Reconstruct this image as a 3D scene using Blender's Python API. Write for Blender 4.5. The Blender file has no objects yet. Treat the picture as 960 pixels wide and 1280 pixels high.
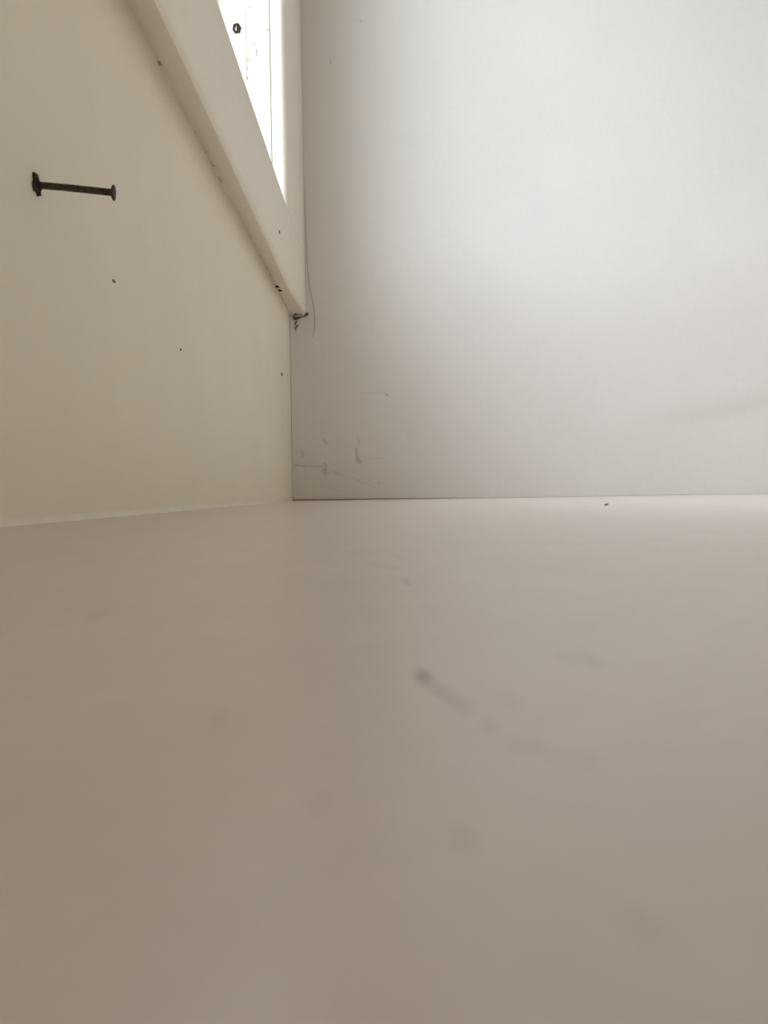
import bpy, bmesh, math, random
from mathutils import Vector, noise

C = bpy.context.scene
COL = C.collection
random.seed(7)

# ------------------------------------------------------------------ camera
FPX = 1035.0                                   # focal length in pixels of a 960x1280 frame
cam = bpy.data.cameras.new('camera')
cam.sensor_fit = 'VERTICAL'
cam.sensor_height = 36.0
cam.lens = 36.0 * FPX / 1280.0
cam.clip_start = 0.002
cam.clip_end = 200
cam.dof.use_dof = True
cam.dof.focus_distance = 0.80
cam.dof.aperture_fstop = cam.lens / 0.95       # small phone lens: pupil just under 1 mm
camo = bpy.data.objects.new('camera', cam)
COL.objects.link(camo)
pitch, roll = math.atan(24 / FPX), math.radians(0.87)
fw = Vector((0, math.cos(pitch), -math.sin(pitch)))
r0 = Vector((1, 0, 0)); u0 = r0.cross(fw)
rt = r0 * math.cos(roll) - u0 * math.sin(roll)
up = r0 * math.sin(roll) + u0 * math.cos(roll)
from mathutils import Matrix
mw = Matrix((rt, up, -fw)).transposed().to_4x4()
mw.translation = (0, 0, 0.01118)
camo.matrix_world = mw
C.camera = camo

# ------------------------------------------------------------------ sky and exposure
world = bpy.data.worlds.new('overcast_sky'); C.world = world
world.use_nodes = True
bg = world.node_tree.nodes['Background']
bg.inputs['Color'].default_value = (0.92, 0.955, 1.04, 1)
bg.inputs['Strength'].default_value = 8.0
C.view_settings.view_transform = 'Standard'
C.view_settings.look = 'None'
C.view_settings.exposure = 0.0
C.view_settings.gamma = 1.0
C.view_settings.use_curve_mapping = False
C.cycles.max_bounces = 14
C.cycles.diffuse_bounces = 10
C.cycles.glossy_bounces = 4
C.cycles.caustics_reflective = False
C.cycles.sample_clamp_indirect = 8.0

# dimensions of the corner (metres)
XL, YB = -0.1539, 1.400                        # left wall plane, back wall plane
XR, YF, ZC = 1.45, -1.7, 2.20                   # right wall, wall behind, ceiling
WT = 0.075                                     # thickness of the window wall
WY0, WY1, WZ0, WZ1 = 0.15, 1.152, 0.395, 1.75  # window opening
# daylight portal: only guides sampling of the sky through the opening
pl = bpy.data.lights.new('window_left_offscreen', 'AREA'); pl.shape = 'RECTANGLE'
pl.size, pl.size_y = WY1 - WY0, WZ1 - WZ0
pl.cycles.is_portal = True
po = bpy.data.objects.new('window_left_offscreen', pl); COL.objects.link(po)
po.location = (XL - WT - 0.02, (WY0 + WY1) / 2, (WZ0 + WZ1) / 2)
po.rotation_euler = (math.radians(90), 0, math.radians(-90))   # faces +x, size along y, size_y along z

# ------------------------------------------------------------------ materials
def nd(nt, typ, **kw):
    n = nt.nodes.new(typ)
    for k, v in kw.items(): setattr(n, k, v)
    return n

def vmath(nt, op, a, b=None, out=0):
    n = nd(nt, 'ShaderNodeVectorMath', operation=op)
    for i, v in enumerate((a, b)):
        if v is None: continue
        if isinstance(v, (tuple, list, Vector)): n.inputs[i].default_value = v
        else: nt.links.new(v, n.inputs[i])
    return n

def math_(nt, op, a, b=None, clamp=False):
    n = nd(nt, 'ShaderNodeMath', operation=op, use_clamp=clamp)
    for i, v in enumerate((a, b)):
        if v is None: continue
        if isinstance(v, (int, float)): n.inputs[i].default_value = v
        else: nt.links.new(v, n.inputs[i])
    return n.outputs[0]

def paint(name, col, rough=0.6, spec=0.25, mottle=0.05, mscale=9.0, fine=0.02, fscale=160.0,
          bump=0.10, bscale=260.0, stains=(), stain_col=(0.2, 0.16, 0.12), warp=0.0, wscale=60.0, breakup=0.0):
    """painted surface: two scales of tone variation, fine relief, dirt strokes given as segments in metres"""
    m = bpy.data.materials.new(name); m.use_nodes = True
    nt = m.node_tree; L = nt.links
    bs = nt.nodes['Principled BSDF']
    bs.inputs['Roughness'].default_value = rough
    bs.inputs['Specular IOR Level'].default_value = spec
    pos = nd(nt, 'ShaderNodeNewGeometry').outputs['Position']
    n1 = nd(nt, 'ShaderNodeTexNoise'); n1.inputs['Scale'].default_value = mscale; n1.inputs['Detail'].default_value = 4
    n2 = nd(nt, 'ShaderNodeTexNoise'); n2.inputs['Scale'].default_value = fscale; n2.inputs['Detail'].default_value = 3
    L.new(pos, n1.inputs['Vector']); L.new(pos, n2.inputs['Vector'])
    v = math_(nt, 'MULTIPLY', math_(nt, 'SUBTRACT', n1.outputs['Fac'], 0.5), mottle * 3)
    v = math_(nt, 'ADD', v, math_(nt, 'MULTIPLY', math_(nt, 'SUBTRACT', n2.outputs['Fac'], 0.5), fine * 3))
    v = math_(nt, 'ADD', v, 1.0)
    base = vmath(nt, 'SCALE', tuple(col)); L.new(v, base.inputs['Scale'])
    out = base.outputs[0]
    if stains:
        p = pos
        if warp:
            nw = nd(nt, 'ShaderNodeTexNoise'); nw.inputs['Scale'].default_value = wscale; nw.inputs['Detail'].default_value = 3
            L.new(pos, nw.inputs['Vector'])
            w = vmath(nt, 'SCALE', vmath(nt, 'SUBTRACT', nw.outputs['Color'], (0.5, 0.5, 0.5)).outputs[0])
            w.inputs['Scale'].default_value = warp
            p = vmath(nt, 'ADD', pos, w.outputs[0]).outputs[0]
        tot = None
        for a, b, wdt, st in stains:
            a, b = Vector(a), Vector(b); d = b - a
            pa = vmath(nt, 'SUBTRACT', p, tuple(a)).outputs[0]
            h = math_(nt, 'MULTIPLY', vmath(nt, 'DOT_PRODUCT', pa, tuple(d)).outputs['Value'], 1 / max(d.length_squared, 1e-12), clamp=True)
            q = vmath(nt, 'SCALE', tuple(d)); L.new(h, q.inputs['Scale'])
            dist = vmath(nt, 'DISTANCE', pa, q.outputs[0]).outputs['Value']
            k = math_(nt, 'SUBTRACT', 1.0, math_(nt, 'DIVIDE', dist, wdt), clamp=True)
            k = math_(nt, 'MULTIPLY', k, st)
            tot = k if tot is None else math_(nt, 'MAXIMUM', tot, k)
        if breakup:                                # strokes are patchy, not solid
            nk = nd(nt, 'ShaderNodeTexNoise'); nk.inputs['Scale'].default_value = 420; nk.inputs['Detail'].default_value = 4
            L.new(pos, nk.inputs['Vector'])
            kk = math_(nt, 'MULTIPLY', math_(nt, 'SUBTRACT', nk.outputs['Fac'], breakup), 4.0, clamp=True)
            tot = math_(nt, 'MULTIPLY', tot, kk)
        mix = nd(nt, 'ShaderNodeMix', data_type='RGBA')
        L.new(tot, mix.inputs['Factor']); L.new(out, mix.inputs['A'])
        mix.inputs['B'].default_value = (*stain_col, 1)
        out = mix.outputs['Result']
    L.new(out, bs.inputs['Base Color'])
    nb = nd(nt, 'ShaderNodeTexNoise'); nb.inputs['Scale'].default_value = bscale; nb.inputs['Detail'].default_value = 4
    L.new(pos, nb.inputs['Vector'])
    bp = nd(nt, 'ShaderNodeBump'); bp.inputs['Strength'].default_value = bump; bp.inputs['Distance'].default_value = 0.001
    L.new(nb.outputs['Fac'], bp.inputs['Height']); L.new(bp.outputs[0], bs.inputs['Normal'])
    return m

def B(x, z): return (x, YB, z)
def Wl(y, z): return (XL, y, z)
def F(x, y): return (x, y, 0)
M = {}
M['left'] = paint('cream_wall_paint', (0.795, 0.750, 0.645), mottle=0.03, mscale=11, fine=0.008, fscale=90, bump=0.05)
M['back'] = paint('white_wall_paint', (0.79, 0.78, 0.775), mottle=0.025, mscale=7, warp=0.007, wscale=160, breakup=0.30,
    stain_col=(0.16, 0.13, 0.10), stains=[
    (B(-0.0450, 0.086), B(-0.0440, 0.066), 0.0038, 0.55), (B(-0.0435, 0.070), B(-0.0395, 0.063), 0.0045, 0.55),
    (B(-0.042, 0.105), B(-0.040, 0.096), 0.004, 0.22), (B(-0.0985, 0.061), B(-0.0975, 0.058), 0.0035, 0.7),
    (B(-0.1000, 0.054), B(-0.0970, 0.045), 0.0055, 0.5), (B(-0.149, 0.0594), B(-0.120, 0.0582), 0.0024, 0.45),
    (B(-0.120, 0.0582), B(-0.102, 0.0570), 0.0024, 0.35), (B(-0.100, 0.1035), B(-0.096, 0.096), 0.0032, 0.45),
    (B(-0.083, 0.0475), B(-0.068, 0.041), 0.0026, 0.32), (B(-0.053, 0.0375), B(-0.010, 0.0185), 0.0020, 0.22),
    (B(0.0055, 0.181), B(0.0085, 0.1765), 0.0032, 0.4), (B(-0.036, 0.1795), B(0.000, 0.1805), 0.0018, 0.14),
    (B(-0.025, 0.0695), B(0.000, 0.0705), 0.0020, 0.16), (B(-0.008, 0.0275), B(-0.006, 0.0255), 0.0028, 0.32),
    (B(-0.137, 0.083), B(-0.136, 0.075), 0.0035, 0.28), (B(-0.0785, 0.735), B(-0.0775, 0.732), 0.0032, 0.35),
    (B(-0.144, 0.300), B(-0.143, 0.284), 0.0030, 0.45),
    (B(-0.0290, 0.801), B(-0.026, 0.798), 0.003, 0.25)])
M['floor'] = paint('painted_floor', (0.755, 0.672, 0.618), rough=0.30, spec=0.55, mottle=0.045, mscale=55, fine=0.045, fscale=330,
    bump=0.06, bscale=420, warp=0.0004, wscale=900, stain_col=(0.13, 0.10, 0.08), stains=[
    (F(0.00215, 0.0512), F(0.0023, 0.0488), 0.00055, 1.0), (F(0.0023, 0.0490), F(0.0033, 0.0452), 0.00042, 0.60),
    (F(0.0033, 0.0452), F(0.0042, 0.0420), 0.00042, 0.42), (F(0.0048, 0.0396), F(0.0050, 0.0385), 0.00045, 0.36),
    (F(0.0055, 0.0366), F(0.0066, 0.0353), 0.0005, 0.30), (F(0.0068, 0.0350), F(0.0082, 0.0340), 0.0005, 0.22),
    (F(0.0062, 0.0440), F(0.0070, 0.0430), 0.0006, 0.22), (F(0.0023, 0.0268), F(0.0025, 0.0258), 0.0004, 0.24),
    (F(0.0062, 0.0213), F(0.0067, 0.0204), 0.0005, 0.16), (F(0.0027, 0.1060), F(0.0028, 0.1000), 0.0006, 0.45),
    (F(-0.0030, 0.1300), F(0.0018, 0.1220), 0.0007, 0.34), (F(0.0016, 0.147), F(0.0030, 0.140), 0.0006, 0.30),
    (F(0.0133, 0.0555), F(0.0136, 0.0525), 0.0006, 0.30), (F(-0.0083, 0.0418), F(-0.0084, 0.0402), 0.0004, 0.28),
    (F(-0.0272, 0.0810), F(-0.0275, 0.0765), 0.0007, 0.28), (F(-0.0024, 0.0303), F(-0.0026, 0.0288), 0.0005, 0.16),
    (F(0.0118, 0.0560), F(0.0122, 0.0530), 0.0006, 0.20)])
M['trim'] = paint('window_gloss_paint', (0.82, 0.785, 0.70), rough=0.38, spec=0.4, mottle=0.02, mscale=25, bump=0.05, bscale=180)
M['rail'] = paint('sill_rail_paint', (0.82, 0.785, 0.70), rough=0.5, spec=0.3, mottle=0.015, mscale=30, bump=0.08, bscale=180)
def J(x, z): return (x, WY1 - 0.0015, z)
M['jamb'] = paint('flaking_white_paint', (0.82, 0.785, 0.70), rough=0.45, spec=0.35, mottle=0.02, mscale=40, bump=0.12, bscale=120,
    warp=0.003, wscale=140, breakup=0.22, stain_col=(0.05, 0.047, 0.04), stains=[
    (J(-0.1745, 0.640), J(-0.1715, 0.630), 0.0012, 0.45), (J(-0.1700, 0.632), J(-0.1655, 0.622), 0.0012, 0.65),
    (J(-0.1655, 0.622), J(-0.1650, 0.612), 0.0015, 0.9), (J(-0.1785, 0.608), J(-0.1705, 0.6105), 0.0015, 0.55),
    (J(-0.1780, 0.6180), J(-0.1700, 0.6175), 0.0012, 0.22), (J(-0.1805, 0.72), J(-0.1785, 0.57), 0.0012, 0.40),
    (J(-0.1783, 0.6090), J(-0.1765, 0.6085), 0.0017, 0.8), (J(-0.1787, 0.5975), J(-0.1787, 0.5945), 0.0016, 0.9),
    (J(-0.1789, 0.5845), J(-0.1787, 0.5815), 0.0018, 0.9), (J(-0.1735, 0.690), J(-0.1725, 0.679), 0.0012, 0.5),
    (J(-0.1725, 0.679), J(-0.176, 0.6785), 0.0014, 0.7), (J(-0.1495, 0.72), J(-0.1500, 0.640), 0.0016, 0.40),
    (J(-0.1491, 0.6487), J(-0.1491, 0.6465), 0.0020, 0.9), (J(-0.1505, 0.60), J(-0.1515, 0.50), 0.0014, 0.25),
    (J(-0.1615, 0.608), J(-0.1560, 0.600), 0.0012, 0.25), (J(-0.1706, 0.549), J(-0.1688, 0.5445), 0.0018, 0.45),
    (J(-0.1725, 0.566), J(-0.1705, 0.553), 0.0010, 0.3)])
M['seam'] = paint('ragged_paint_edge', (0.80, 0.755, 0.65), mottle=0.05, mscale=50, warp=0.002, wscale=200, stain_col=(0.10, 0.08, 0.05), stains=[
    ((XL + 0.001, y, 0.3155), (XL + 0.001, y + l, 0.3150), 0.0020, k) for y, l, k in
    ((0.587, 0.004, 0.8), (0.700, 0.006, 0.4), (0.742, 0.004, 0.6), (0.762, 0.006, 0.8), (0.772, 0.003, 0.9), (0.800, 0.01, 0.4),
     (0.905, 0.006, 0.5), (0.948, 0.006, 0.6), (1.06, 0.012, 0.5), (1.12, 0.01, 0.7), (1.15, 0.015, 0.5), (1.26, 0.05, 0.5), (1.32, 0.05, 0.7))])
M['ceil'] = paint('dark_unseen_ceiling', (0.34, 0.28, 0.22), mottle=0.02)  # unseen ceiling, coloured dark to cut the light bounced onto the floor
M['room'] = paint('room_wall_paint', (0.85, 0.79, 0.70), mottle=0.03)
M['caulk'] = paint('old_caulk', (0.84, 0.80, 0.71), rough=0.5, mottle=0.06, mscale=60, bump=0.2, bscale=400)
M['dirt'] = paint('dark_dirt', (0.055, 0.045, 0.035), rough=0.9, spec=0.1, mottle=0.3, mscale=600, bump=0.4, bscale=900)
M['grit'] = paint('brown_grit', (0.16, 0.125, 0.09), rough=0.9, spec=0.1, mottle=0.2, mscale=600)
M['web'] = paint('grey_cobweb', (0.32, 0.285, 0.24), rough=0.9, spec=0.05, mottle=0.2, mscale=300)
M['wood'] = paint('bare_wood', (0.42, 0.33, 0.22), rough=0.8)
M['ground'] = paint('gravel_yard', (0.26, 0.25, 0.22), rough=0.9, mottle=0.15, mscale=2)

def rusty():
    m = bpy.data.materials.new('rusty_steel'); m.use_nodes = True
    nt = m.node_tree; L = nt.links; bs = nt.nodes['Principled BSDF']
    pos = nd(nt, 'ShaderNodeNewGeometry').outputs['Position']
    n = nd(nt, 'ShaderNodeTexNoise'); n.inputs['Scale'].default_value = 900; n.inputs['Detail'].default_value = 5
    L.new(pos, n.inputs['Vector'])
    r = nd(nt, 'ShaderNodeValToRGB')
    r.color_ramp.elements[0].position = 0.35; r.color_ramp.elements[0].color = (0.035, 0.026, 0.016, 1)
    r.color_ramp.elements[1].position = 0.70; r.color_ramp.elements[1].color = (0.105, 0.080, 0.050, 1)
    L.new(n.outputs['Fac'], r.inputs['Fac']); L.new(r.outputs[0], bs.inputs['Base Color'])
    bs.inputs['Metallic'].default_value = 0.25; bs.inputs['Roughness'].default_value = 0.7
    bp = nd(nt, 'ShaderNodeBump'); bp.inputs['Strength'].default_value = 0.5; bp.inputs['Distance'].default_value = 0.0004
    L.new(n.outputs['Fac'], bp.inputs['Height']); L.new(bp.outputs[0], bs.inputs['Normal'])
    return m
M['rust'] = rusty()

def glassmat():
    m = bpy.data.materials.new('window_glass'); m.use_nodes = True
    nt = m.node_tree
    for n in list(nt.nodes): nt.nodes.remove(n)
    o = nd(nt, 'ShaderNodeOutputMaterial'); t = nd(nt, 'ShaderNodeBsdfTransparent'); g = nd(nt, 'ShaderNodeBsdfGlossy')
    t.inputs[0].default_value = (0.93, 0.95, 0.94, 1); g.inputs['Roughness'].default_value = 0.02
    lw = nd(nt, 'ShaderNodeFresnel'); 
    bf = math_(nt, 'ADD', math_(nt, 'MULTIPLY', nd(nt, 'ShaderNodeNewGeometry').outputs['Backfacing'], 1 / 1.45 - 1.45), 1.45)
    nt.links.new(bf, lw.inputs['IOR'])              # same reflectance on both faces of the thin pane
    mx = nd(nt, 'ShaderNodeMixShader')
    nt.links.new(lw.outputs[0], mx.inputs[0]); nt.links.new(t.outputs[0], mx.inputs[1]); nt.links.new(g.outputs[0], mx.inputs[2])
    nt.links.new(mx.outputs[0], o.inputs[0])
    return m
M['glass'] = glassmat()

# ------------------------------------------------------------------ mesh helpers
def obj(name, bm, mat, parent=None, smooth=False):
    me = bpy.data.meshes.new(name)
    bmesh.ops.recalc_face_normals(bm, faces=bm.faces)
    bm.to_mesh(me); bm.free()
    me.materials.append(mat)
    if smooth:
        for p in me.polygons: p.use_smooth = True
    o = bpy.data.objects.new(name, me); COL.objects.link(o)
    if parent: o.parent = parent; o.matrix_parent_inverse = parent.matrix_world.inverted()
    return o

def struct(o, label=None, cat=None):
    o['kind'] = 'structure'
    if label: o['label'] = label
    if cat: o['category'] = cat
    return o

def box(bm, x0, x1, y0, y1, z0, z1):
    v = [bm.verts.new(p) for p in ((x0, y0, z0), (x1, y0, z0), (x1, y1, z0), (x0, y1, z0),
                                   (x0, y0, z1), (x1, y0, z1), (x1, y1, z1), (x0, y1, z1))]
    for f in ((0, 3, 2, 1), (4, 5, 6, 7), (0, 1, 5, 4), (1, 2, 6, 5), (2, 3, 7, 6), (3, 0, 4, 7)):
        bm.faces.new([v[i] for i in f])
    return bm

def bbox(x0, x1, y0, y1, z0, z1, bev=0.002, seg=2):
    bm = box(bmesh.new(), x0, x1, y0, y1, z0, z1)
    if bev: bmesh.ops.bevel(bm, geom=bm.edges[:], offset=bev, segments=seg, affect='EDGES', profile=0.5)
    return bm

def sweep(profiles, closed_ends=True):
    """skin a list of equal-length closed profiles"""
    bm = bmesh.new()
    rings = [[bm.verts.new(p) for p in pr] for pr in profiles]
    n = len(rings[0])
    for a, b in zip(rings, rings[1:]):
        for i in range(n):
            bm.faces.new((a[i], a[(i + 1) % n], b[(i + 1) % n], b[i]))
    if closed_ends:
        bm.faces.new(rings[0]); bm.faces.new(rings[-1][::-1])
    return bm

def tube(pts, rads, n=8):
    pts = [Vector(p) for p in pts]; prof = []
    for i, p in enumerate(pts):
        t = (pts[min(i + 1, len(pts) - 1)] - pts[max(i - 1, 0)]).normalized()
        a = t.cross(Vector((0.3, 0.2, 0.9))).normalized(); b = t.cross(a)
        r = rads[i] if isinstance(rads, (list, tuple)) else rads
        prof.append([p + r * (math.cos(k * 2 * math.pi / n) * a + math.sin(k * 2 * math.pi / n) * b) for k in range(n)])
    return sweep(prof)

def smooth_by_angle(o, deg=35):
    me = o.data
    for p in me.polygons: p.use_smooth = True
    try: me.set_sharp_from_angle(angle=math.radians(deg))
    except Exception: pass
    return o

# ------------------------------------------------------------------ room shell
# floor: one slab; its top is z = 0
bm = box(bmesh.new(), XL - WT, XR + 0.12, YF - 0.12, YB + 0.12, -0.05, 0.0)
struct(obj('floor', bm, M['floor']), 'worn cream painted floor with faint smudges and scratches', 'floor')

# back wall: gently uneven plaster, bottom edge leaves a thin crack above the floor near the corner
def back_depth(x, z):
    d = 0.0016 * noise.noise(Vector((x * 2.4, z * 2.4, 3.1))) + 0.0007 * noise.noise(Vector((x * 7, z * 7, 8.0)))
    # shallow trowel step low on the wall, fading out towards the corner
    zr = 0.140 + 0.16 * (x - 0.55) if x < 1.2 else 0.244
    k = max(0.0, min(1.0, (x - 0.36) / 0.22))
    k = k * k * (3 - 2 * k)
    s = max(0.0, min(1.0, (zr + 0.020 - z) / 0.040)); s = s * s * (3 - 2 * s)
    return d * min(1, (x - XL) / 0.2) + 0.0050 * k * s
bm = bmesh.new()
xs = [XL + 0.0005]
while xs[-1] < XR: xs.append(xs[-1] + (0.0125 if xs[-1] < 0.8 else 0.06))
zs = [0.0]
while zs[-1] < ZC: zs.append(zs[-1] + (0.010 if zs[-1] < 0.32 else 0.05))
xs[-1] = XR + 0.02; zs[-1] = ZC + 0.02
def gap(x): return 0.0022 * max(0.0, 1 - (x - XL) / 0.34) + 0.0003
grid = [[bm.verts.new((x, YB + back_depth(x, z), z if j else gap(x))) for j, z in enumerate(zs)] for x in xs]
sl = [[bm.verts.new((x, YB + 0.006, z)) for z in (gap(x), -0.004)] for x in xs]   # the crack is a closed slot
bk = [[bm.verts.new((x, YB + 0.09, zs[j] if j else -0.004)) for j in (0, -1)] for x in xs]
for i in range(len(xs) - 1):
    for j in range(len(zs) - 1):
        bm.faces.new((grid[i][j], grid[i + 1][j], grid[i + 1][j + 1], grid[i][j + 1]))
    for p, q in ((grid, sl), (sl, [r[1:] for r in sl]), ([r[1:] for r in sl], bk)):
        bm.faces.new((p[i][0], q[i][0], q[i + 1][0], p[i + 1][0]))
    bm.faces.new((grid[i][-1], grid[i + 1][-1], bk[i + 1][1], bk[i][1]))
    bm.faces.new((bk[i][0], bk[i][1], bk[i + 1][1], bk[i + 1][0]))
for i in (0, -1):
    bm.faces.new([*grid[i], bk[i][1], bk[i][0], sl[i][1], sl[i][0]])
struct(smooth_by_angle(obj('wall_back', bm, M['back']), 50), 'white plastered wall brightly lit by daylight, shaded near the corner', 'wall')

# left wall with the window opening
def left_wall():
    bm = bmesh.new()
    ys = [YF - 0.1, WY0, WY1 + 0.003, YB + 0.1]; zz = [0, WZ0, WZ1, ZC]
    def sub(a, b, n): return [a + (b - a) * i / n for i in range(n)]
    yl = sub(ys[0], ys[1], 12) + sub(ys[1], ys[2], 46) + sub(ys[2], ys[3], 12) + [ys[3]]
    zl = sub(zz[0], zz[1], 20) + sub(zz[1], zz[2], 12) + sub(zz[2], zz[3], 6) + [zz[3]]
    def inside(y, z): return ys[1] < y < ys[2] and zz[1] < z < zz[2]
    def dx(y, z):
        e = min(1, max(0, min(z / 0.05, (WZ0 - 0.08 - z) / 0.06 if z < WZ0 else 0, (YB - y) / 0.1)))
        return e * (0.0016 * noise.noise(Vector((y * 6, z * 6, 1.7))) + 0.0006 * noise.noise(Vector((y * 19, z * 19, 5.7))))
    fr = [[bm.verts.new((XL + dx(y, z), y, z)) for z in zl] for y in yl]
    bkv = [[bm.verts.new((XL - WT, y, z)) for z in zl] for y in yl]
    for i in range(len(yl) - 1):
        for j in range(len(zl) - 1):
            if inside((yl[i] + yl[i + 1]) / 2, (zl[j] + zl[j + 1]) / 2): continue
            bm.faces.new((fr[i][j], fr[i + 1][j], fr[i + 1][j + 1], fr[i][j + 1]))
            bm.faces.new((bkv[i][j], bkv[i][j + 1], bkv[i + 1][j + 1], bkv[i + 1][j]))
    for e in [e for e in bm.edges if len(e.link_faces) == 1]:
        pass
    fi = {v: (i, j, 0) for i, r in enumerate(fr) for j, v in enumerate(r)}
    for e in [e for e in bm.edges if len(e.link_faces) == 1]:
        a, b = e.verts
        if a in fi and b in fi:
            (i, j, _), (k, l, _) = fi[a], fi[b]
            bm.faces.new((a, b, bkv[k][l], bkv[i][j]))
    for v in [v for v in bm.verts if not v.link_faces]: bm.verts.remove(v)
    return bm
wall_left = struct(smooth_by_angle(obj('wall_left', left_wall(), M['left']), 40), 'cream plastered wall below the window, nail driven into it', 'wall')

struct(obj('wall_right', box(bmesh.new(), XR, XR + 0.1, YF - 0.1, YB + 0.1, 0, ZC), M['room']), 'plain cream wall opposite the window', 'wall')
struct(obj('wall_front', box(bmesh.new(), XL - WT, XR + 0.1, YF - 0.1, YF, 0, ZC), M['room']), 'plain cream wall facing the back wall', 'wall')
struct(obj('ceiling', box(bmesh.new(), XL - WT, XR + 0.1, YF - 0.1, YB + 0.1, ZC, ZC + 0.08), M['ceil']), 'plain brown ceiling', 'ceiling')

# yard outside the window
struct(obj('ground', box(bmesh.new(), -60, XL - WT - 0.6, -60, 60, -1.4, -1.3), M['ground']), 'grey gravel yard outside the window', 'ground')

# ------------------------------------------------------------------ window
XF = -0.1262                                   # front face of the window trim
win = bpy.data.objects.new('window_1', None); COL.objects.link(win)
win.location = (XL, (WY0 + WY1) / 2, WZ0)
bpy.context.view_layer.update()
struct(win, 'white painted wooden window low in the cream wall', 'window')

# bottom rail / sill: sloping underside, softly rounded lower edge, sharp upper edge, slightly wavy
prof = []
for i in range(61):
    y = WY0 - 0.09 + (YB - 0.0005 - (WY0 - 0.09)) * i / 60
    w = 0.0012 * noise.noise(Vector((y * 5, 2.2, 0))); w2 = 0.0018 * noise.noise(Vector((y * 9, 7.2, 0)))
    e = max(0.0, min(1.0, (y - 1.17) / 0.2)); w += 0.009 * e * e * (3 - 2 * e); w2 -= 0.003 * e
    pts = [(XL - 0.05, 0.318 + w2), (XL, 0.318 + w2), (XF - 0.0080, 0.3035 + w), (XF - 0.0042, 0.3022 + w), (XF - 0.0016, 0.3040 + w),
           (XF, 0.3085 + w), (XF + 0.0002, 0.4020), (XF - 0.0008, 0.4048), (XF - 0.004, 0.4054), (XL - 0.05, 0.4054)]
    if y > WY1 + 0.004:
        pts = pts[:6] + [(XF - 0.0002, 0.4046), (XF - 0.0010, 0.4050)] + pts[8:]
    prof.append([(x, y, z) for x, z in pts])
rail = smooth_by_angle(obj('sill_rail', sweep(prof), M['rail'], win), 40)
# inner sill board carries on to the sash
obj('inner_sill', bbox(XL - WT + 0.0005, XL - 0.045, WY0, WY1, 0.385, 0.4052, 0.001), M['trim'], win)

def casing(y0, y1, rnd_side):
    """flat board on the wall, generous round on the opening side"""
    r = 0.0080; pts = []
    if rnd_side == 'low':
        pts = [(XL - 0.0002, y1), (XL - 0.0002, y0 + 0.014), (-0.1462, y0 + 0.014), (-0.1462, y0)]
        for k in range(9):
            a = math.pi / 2 * k / 8
            pts.append((XF - r + r * math.sin(a), y0 + r - r * math.cos(a)))
        pts.append((XF, y1))
    else:
        pts = [(-0.1462, y1), (-0.1462, y1 - 0.014), (XL - 0.0002, y1 - 0.014), (XL - 0.0002, y0), (XF, y0)]
        for k in range(9):
            a = math.pi / 2 * k / 8
            pts.append((XF - r + r * math.cos(a), y1 - r + r * math.sin(a)))
    return sweep([[(x, y, z) for x, y in pts] for z in (0.4050, WZ1 + 0.09)])
smooth_by_angle(obj('casing', casing(WY1 - 0.001, YB - 0.0005, 'low'), M['trim'], win), 40)
smooth_by_angle(obj('casing', casing(WY0 - 0.09, WY0 + 0.001, 'high'), M['trim'], win), 40)
obj('head_casing', bbox(XL - 0.0002, XF, WY0, WY1, WZ1, WZ1 + 0.09, 0.003), M['trim'], win)
# reveal: lining boards with a dark joint behind the casing, then the frame post
GX = -0.1471                                  # joint
obj('jamb_lining', bbox(-0.1790, GX, WY1 - 0.0012, WY1 + 0.012, 0.4052, WZ1, 0.0006), M['jamb'], win)
obj('jamb_lining', bbox(-0.1790, GX, WY0 - 0.012, WY0 + 0.0012, 0.4052, WZ1, 0.0006), M['jamb'], win)
obj('frame_post', bbox(XL - WT + 0.0005, -0.1788, WY1 - 0.0016, WY1 + 0.012, 0.4052, WZ1, 0.0005), M['jamb'], win)
obj('frame_post', bbox(XL - WT + 0.0005, -0.1788, WY0 - 0.012, WY0 + 0.0016, 0.4052, WZ1, 0.0005), M['jamb'], win)
obj('head_lining', bbox(XL - WT + 0.0005, GX, WY0, WY1, WZ1 - 0.004, WZ1 + 0.01, 0.0012), M['jamb'], win)
# glass sits straight in the frame, held by slim outer beads, one slim mullion
mid = (WY0 + WY1) / 2
SX0, SX1 = XL - 0.0745, XL - 0.0665
for nm, a in (('glazing_bead', (WY1 - 0.010, WY1 - 0.001, 0.4052, WZ1 - 0.004)), ('glazing_bead', (WY0 + 0.001, WY0 + 0.010, 0.4052, WZ1 - 0.004)),
              ('glazing_bead', (WY0 + 0.010, WY1 - 0.010, 0.4052, 0.414)), ('glazing_bead', (WY0 + 0.010, WY1 - 0.010, WZ1 - 0.013, WZ1 - 0.004)),
              ('mullion', (mid - 0.014, mid + 0.014, 0.4052, WZ1 - 0.004))):
    obj(nm, bbox(SX0, SX1 + (0.012 if nm == 'mullion' else 0), *a, 0.002), M['trim'], win)
for a, b in ((WY0 + 0.006, mid - 0.012), (mid + 0.012, WY1 - 0.006)):
    obj('pane', bbox(XL - 0.0715, XL - 0.0690, a, b, 0.410, WZ1 - 0.009, 0), M['glass'], win)

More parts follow.
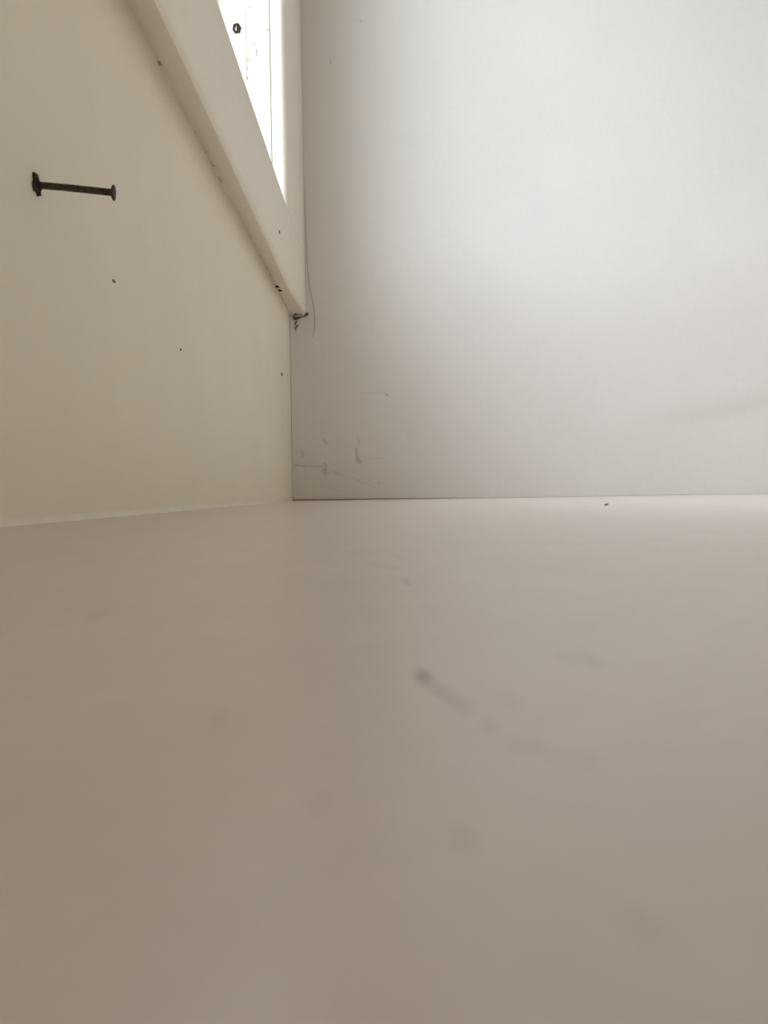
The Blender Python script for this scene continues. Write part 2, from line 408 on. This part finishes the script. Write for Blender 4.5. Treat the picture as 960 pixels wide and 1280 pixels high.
# ------------------------------------------------------------------ paint and caulk seams
# irregular bead along the foot of the left wall
prof = []
N = 150
for i in range(N + 1):
    y = -0.6 + (1.36 + 0.6) * i / N
    w = 0.0036 + 0.0018 * noise.noise(Vector((y * 7, 0, 4))) + 0.0006 * noise.noise(Vector((y * 31, 0, 4)))
    if 0.42 < y < 0.75: w += 0.0006
    w *= max(0.25, min(1, (1.30 - y) / 0.45))
    hh = w * 0.85
    prof.append([(XL - 0.003, y, -0.001), (XL - 0.003, y, hh), (XL + 0.0006, y, hh), (XL + w * 0.30, y, hh * 0.66),
                 (XL + w * 0.62, y, hh * 0.34), (XL + w, y, 0.0002), (XL + w, y, -0.001)])
struct(smooth_by_angle(obj('trim_1', sweep(prof), M['caulk']), 89), 'thin pale bead of filler along the foot of the cream wall', 'filler bead')
# ragged paint edge between the wall and the underside of the sill rail
prof = []
N = 420
for i in range(N + 1):
    y = -0.06 + (1.385 + 0.06) * i / N
    j = 0.0010 * noise.noise(Vector((y * 40, 1, 9))) + 0.0013 * noise.noise(Vector((y * 130, 5, 9))) + 0.0018 * noise.noise(Vector((y * 9, 5, 2)))
    w2 = 0.0018 * noise.noise(Vector((y * 9, 7.2, 0)))
    e = max(0.0, min(1.0, (y - 1.17) / 0.2)); w2 -= 0.003 * e
    ext = 0.0022 + max(-0.0021, 1.6 * j)             # how far the wall paint laps onto the underside
    z1 = 0.318 + w2
    prof.append([(XL - 0.002, y, z1 + 0.002), (XL - 0.002, y, z1 - 0.0030), (XL + 0.0002, y, z1 - 0.0026),
                 (XL + 0.0005, y, z1 - 0.0016), (XL + ext * 0.7, y, z1 - 0.0009 - 0.54 * ext * 0.7),
                 (XL + ext, y, z1 - 0.0003 - 0.54 * ext), (XL + ext, y, z1 + 0.002)])
struct(smooth_by_angle(obj('trim_2', sweep(prof), M['seam']), 60), 'ragged cream paint edge under the window sill rail', 'paint edge')

# ------------------------------------------------------------------ nail
def thing(name, loc, label, cat, group=None):
    o = bpy.data.objects.new(name, None); COL.objects.link(o); o.location = loc
    o['label'] = label; o['category'] = cat
    if group: o['group'] = group
    bpy.context.view_layer.update()
    return o

def tag(o, label, cat, group=None):
    o['label'] = label; o['category'] = cat
    if group: o['group'] = group
    return o

NY = 0.3748
a0 = Vector((XL - 0.012, NY, 0.1526)); a1 = Vector((-0.1214, NY + 0.006, 0.1498))
nail = thing('nail', (XL, NY, 0.1514), 'rusty dark nail sticking straight out of the cream wall', 'nail')
pts, rad = [], []
for i in range(25):
    t = i / 24
    p = a0.lerp(a1, t); p.z += 0.00035 * math.sin(t * 3.1)
    pts.append(p); rad.append(0.00158 + 0.00010 * noise.noise(Vector((t * 9, 3, 1))))
obj('shank', tube(pts, rad, 14), M['rust'], nail, True)
ax = (a1 - a0).normalized()
hp = [(-0.0004, 0.0016), (0.0000, 0.0026), (0.0004, 0.0034), (0.0007, 0.0036), (0.0011, 0.0035), (0.0014, 0.0028), (0.0015, 0.0012)]
obj('head', tube([a1 + ax * (s - 0.0004) for s, r in hp], [r for s, r in hp], 18), M['rust'], nail, True)

# chipped plaster around the nail: dark hollow with lifted flakes, part of the wall
def blob_ring(c, r_in, r_out, lift, seed, ny=18):
    bm = bmesh.new(); rnd = random.Random(seed)
    inn, mid, out = [], [], []
    for k in range(ny):
        a = 2 * math.pi * k / ny
        ro = r_out * (1 + 0.25 * rnd.uniform(-1, 1)); ri = r_in * (1 + 0.15 * rnd.uniform(-1, 1))
        cz, cy = math.sin(a), math.cos(a)
        inn.append(bm.verts.new((c[0] + lift * 0.3, c[1] + ri * cy, c[2] + ri * cz)))
        mid.append(bm.verts.new((c[0] + lift * rnd.uniform(0.6, 1.1), c[1] + (ri + ro) / 2 * cy, c[2] + (ri + ro) / 2 * cz)))
        out.append(bm.verts.new((c[0] - 0.0006, c[1] + ro * cy, c[2] + ro * cz)))
    for k in range(ny):
        n = (k + 1) % ny
        bm.faces.new((inn[k], mid[k], mid[n], inn[n])); bm.faces.new((mid[k], out[k], out[n], mid[n]))
    bm.faces.new(inn)
    return bm
obj('chipped_plaster', blob_ring((XL + 0.0004, NY, 0.1516), 0.0022, 0.0036, 0.0009, 3), M['dirt'], wall_left, False)
flake = blob_ring((XL + 0.0003, NY - 0.0010, 0.1548), 0.0008, 0.0022, 0.0008, 5, 9)
obj('plaster_flake', flake, M['rust'], wall_left, False)
flake = blob_ring((XL + 0.0004, NY + 0.0016, 0.1482), 0.0005, 0.0013, 0.0013, 8, 8)
obj('plaster_flake', flake, M['dirt'], wall_left, False)

# ------------------------------------------------------------------ dirt, specks and cobwebs
def clump(parts, seed):
    """lumpy crumb made of merged little pebbles"""
    bm = bmesh.new(); rnd = random.Random(seed)
    for (c, r, sq) in parts:
        g = bmesh.ops.create_icosphere(bm, subdivisions=2, radius=1.0)
        for v in g['verts']:
            n = 1 + 0.35 * noise.noise(v.co * 2.2 + Vector((seed, c[0] * 900, c[2] * 900)))
            v.co = Vector((c[0] + v.co.x * r * sq[0] * n, c[1] + v.co.y * r * sq[1] * n, c[2] + v.co.z * r * sq[2] * n))
    return bm

# dark curled clump on the frame post: a broken ring of crumbs
cx, cz, cy = -0.1918, 0.6505, WY1 - 0.0022
ring = []
for k in range(15):
    a = 2 * math.pi * k / 16 - 1.2
    ring.append(((cx + 0.0042 * math.cos(a), cy, cz + 0.0056 * math.sin(a)), 0.0016 + 0.0004 * math.sin(k * 2.3), (1, 0.8, 1)))
ring += [((cx + 0.0012, cy, cz + 0.0030 - 0.0022 * k), 0.0014, (1, 0.8, 1)) for k in range(4)]
tag(obj('dirt_clump', clump(ring, 1), M['dirt'], None, True), 'small dark ring-shaped clump stuck on the bright white window jamb', 'dirt clump')
# two crumbs under the rail
for k, (z, y, s) in enumerate(((0.3146, 1.2165, 0.0050), (0.3132, 1.2350, 0.0040))):
    x = -0.1485 + 0.0010 * k
    ps = [((x + 0.0022 * (i - 1), y, z + 0.0003 * i), s * (0.62 - 0.1 * abs(i - 1)), (1.2, 1, 0.62)) for i in range(3)]
    tag(obj('dirt_crumb', clump(ps, 4 + k), M['dirt'], None, True),
        ('larger upper' if k == 0 else 'smaller lower') + ' dark crumb caught under the sill rail near the corner', 'crumb')
# dusty cobweb mass under the rail end
rnd = random.Random(11)
ps = []
for k in range(18):                            # dusty thread from the corner to the rail tip
    t = k / 17
    ps.append(((-0.1440 + 0.0195 * t, YB - 0.003, 0.3070 + 0.0055 * t - 0.002 * math.sin(t * 3.1) + rnd.uniform(-.0008, .0008)), rnd.uniform(0.0007, 0.0013), (1.2, 1, 1)))
for k in range(14):                            # tangle in the corner
    ps.append(((-0.1425 + rnd.uniform(-.0045, .0050), YB - 0.003, 0.3085 + rnd.uniform(-.0040, .0060)), rnd.uniform(0.0008, 0.0017), (1.2, 1, 1)))
for k in range(7):                             # tail hanging down
    ps.append(((-0.1430 + rnd.uniform(-.0012, .0012), YB - 0.003, 0.3040 - 0.0028 * k), rnd.uniform(0.0007, 0.0013), (0.9, 1, 1.5)))
ps += [((-0.1240, YB - 0.003, 0.3130), 0.0024, (1, 0.9, 1.1)), ((-0.1412, YB - 0.003, 0.3062), 0.0028, (1.3, 0.9, 0.9)),
       ((-0.1408, YB - 0.003, 0.2935), 0.0015, (1.4, .8, .8))]
tag(obj('dust_clump', clump(ps, 9), M['grit'], None, True), 'brown dust clump hanging under the end of the sill rail in the corner', 'dust clump')
# loose strand hanging on the back wall beside the casing
st = [B(-0.1247, 0.52), B(-0.1238, 0.46), B(-0.1225, 0.40), B(-0.1190, 0.352), B(-0.1148, 0.336), B(-0.1118, 0.318), B(-0.1112, 0.300), B(-0.1130, 0.284), B(-0.1165, 0.274)]
st = [(x, YB - 0.0014, z) for x, y, z in st]
tag(obj('cobweb_strand', tube(st, [0.0002, 0.00025, 0.0003, 0.0004, 0.0004, 0.00045, 0.0004, 0.0003, 0.0002], 6), M['web'], None, True),
    'thin curved cobweb strand on the back wall beside the window casing', 'cobweb')
# specks on the left wall
for y, z, r, sq, lab in ((0.4785, 0.1350, 0.0013, (0.5, 2.2, 0.75), 'small brown speck on the cream wall below the nail'),
                         (0.6350, 0.1229, 0.0010, (0.5, 1.4, 0.9), 'tiny dark speck alone on the middle of the cream wall'),
                         (1.2750, 0.1952, 0.0022, (0.4, 2.0, 1.3), 'tiny dark speck on the cream wall beside the corner')):
    tag(obj('speck', clump([((XL + 0.0006, y, z), r, sq)], int(y * 100)), M['grit'], None, True), lab, 'speck')
# pit filled with dirt in the rail front
tag(obj('speck', clump([((XF + 0.0002, 1.0470, 0.3404), 0.0022, (0.4, 1.4, 1.1))], 23), M['grit'], None, True), 'brown speck on the front face of the window sill rail', 'speck')
# speck lying on the floor
tag(obj('speck', clump([((0.1534, 0.573, 0.0006), 0.0009, (1.0, 1.2, 0.9)), ((0.1544, 0.572, 0.0010), 0.0007, (1, 1, 1))], 31), M['web'], None, True), 'small grey speck lying on the cream floor', 'speck')
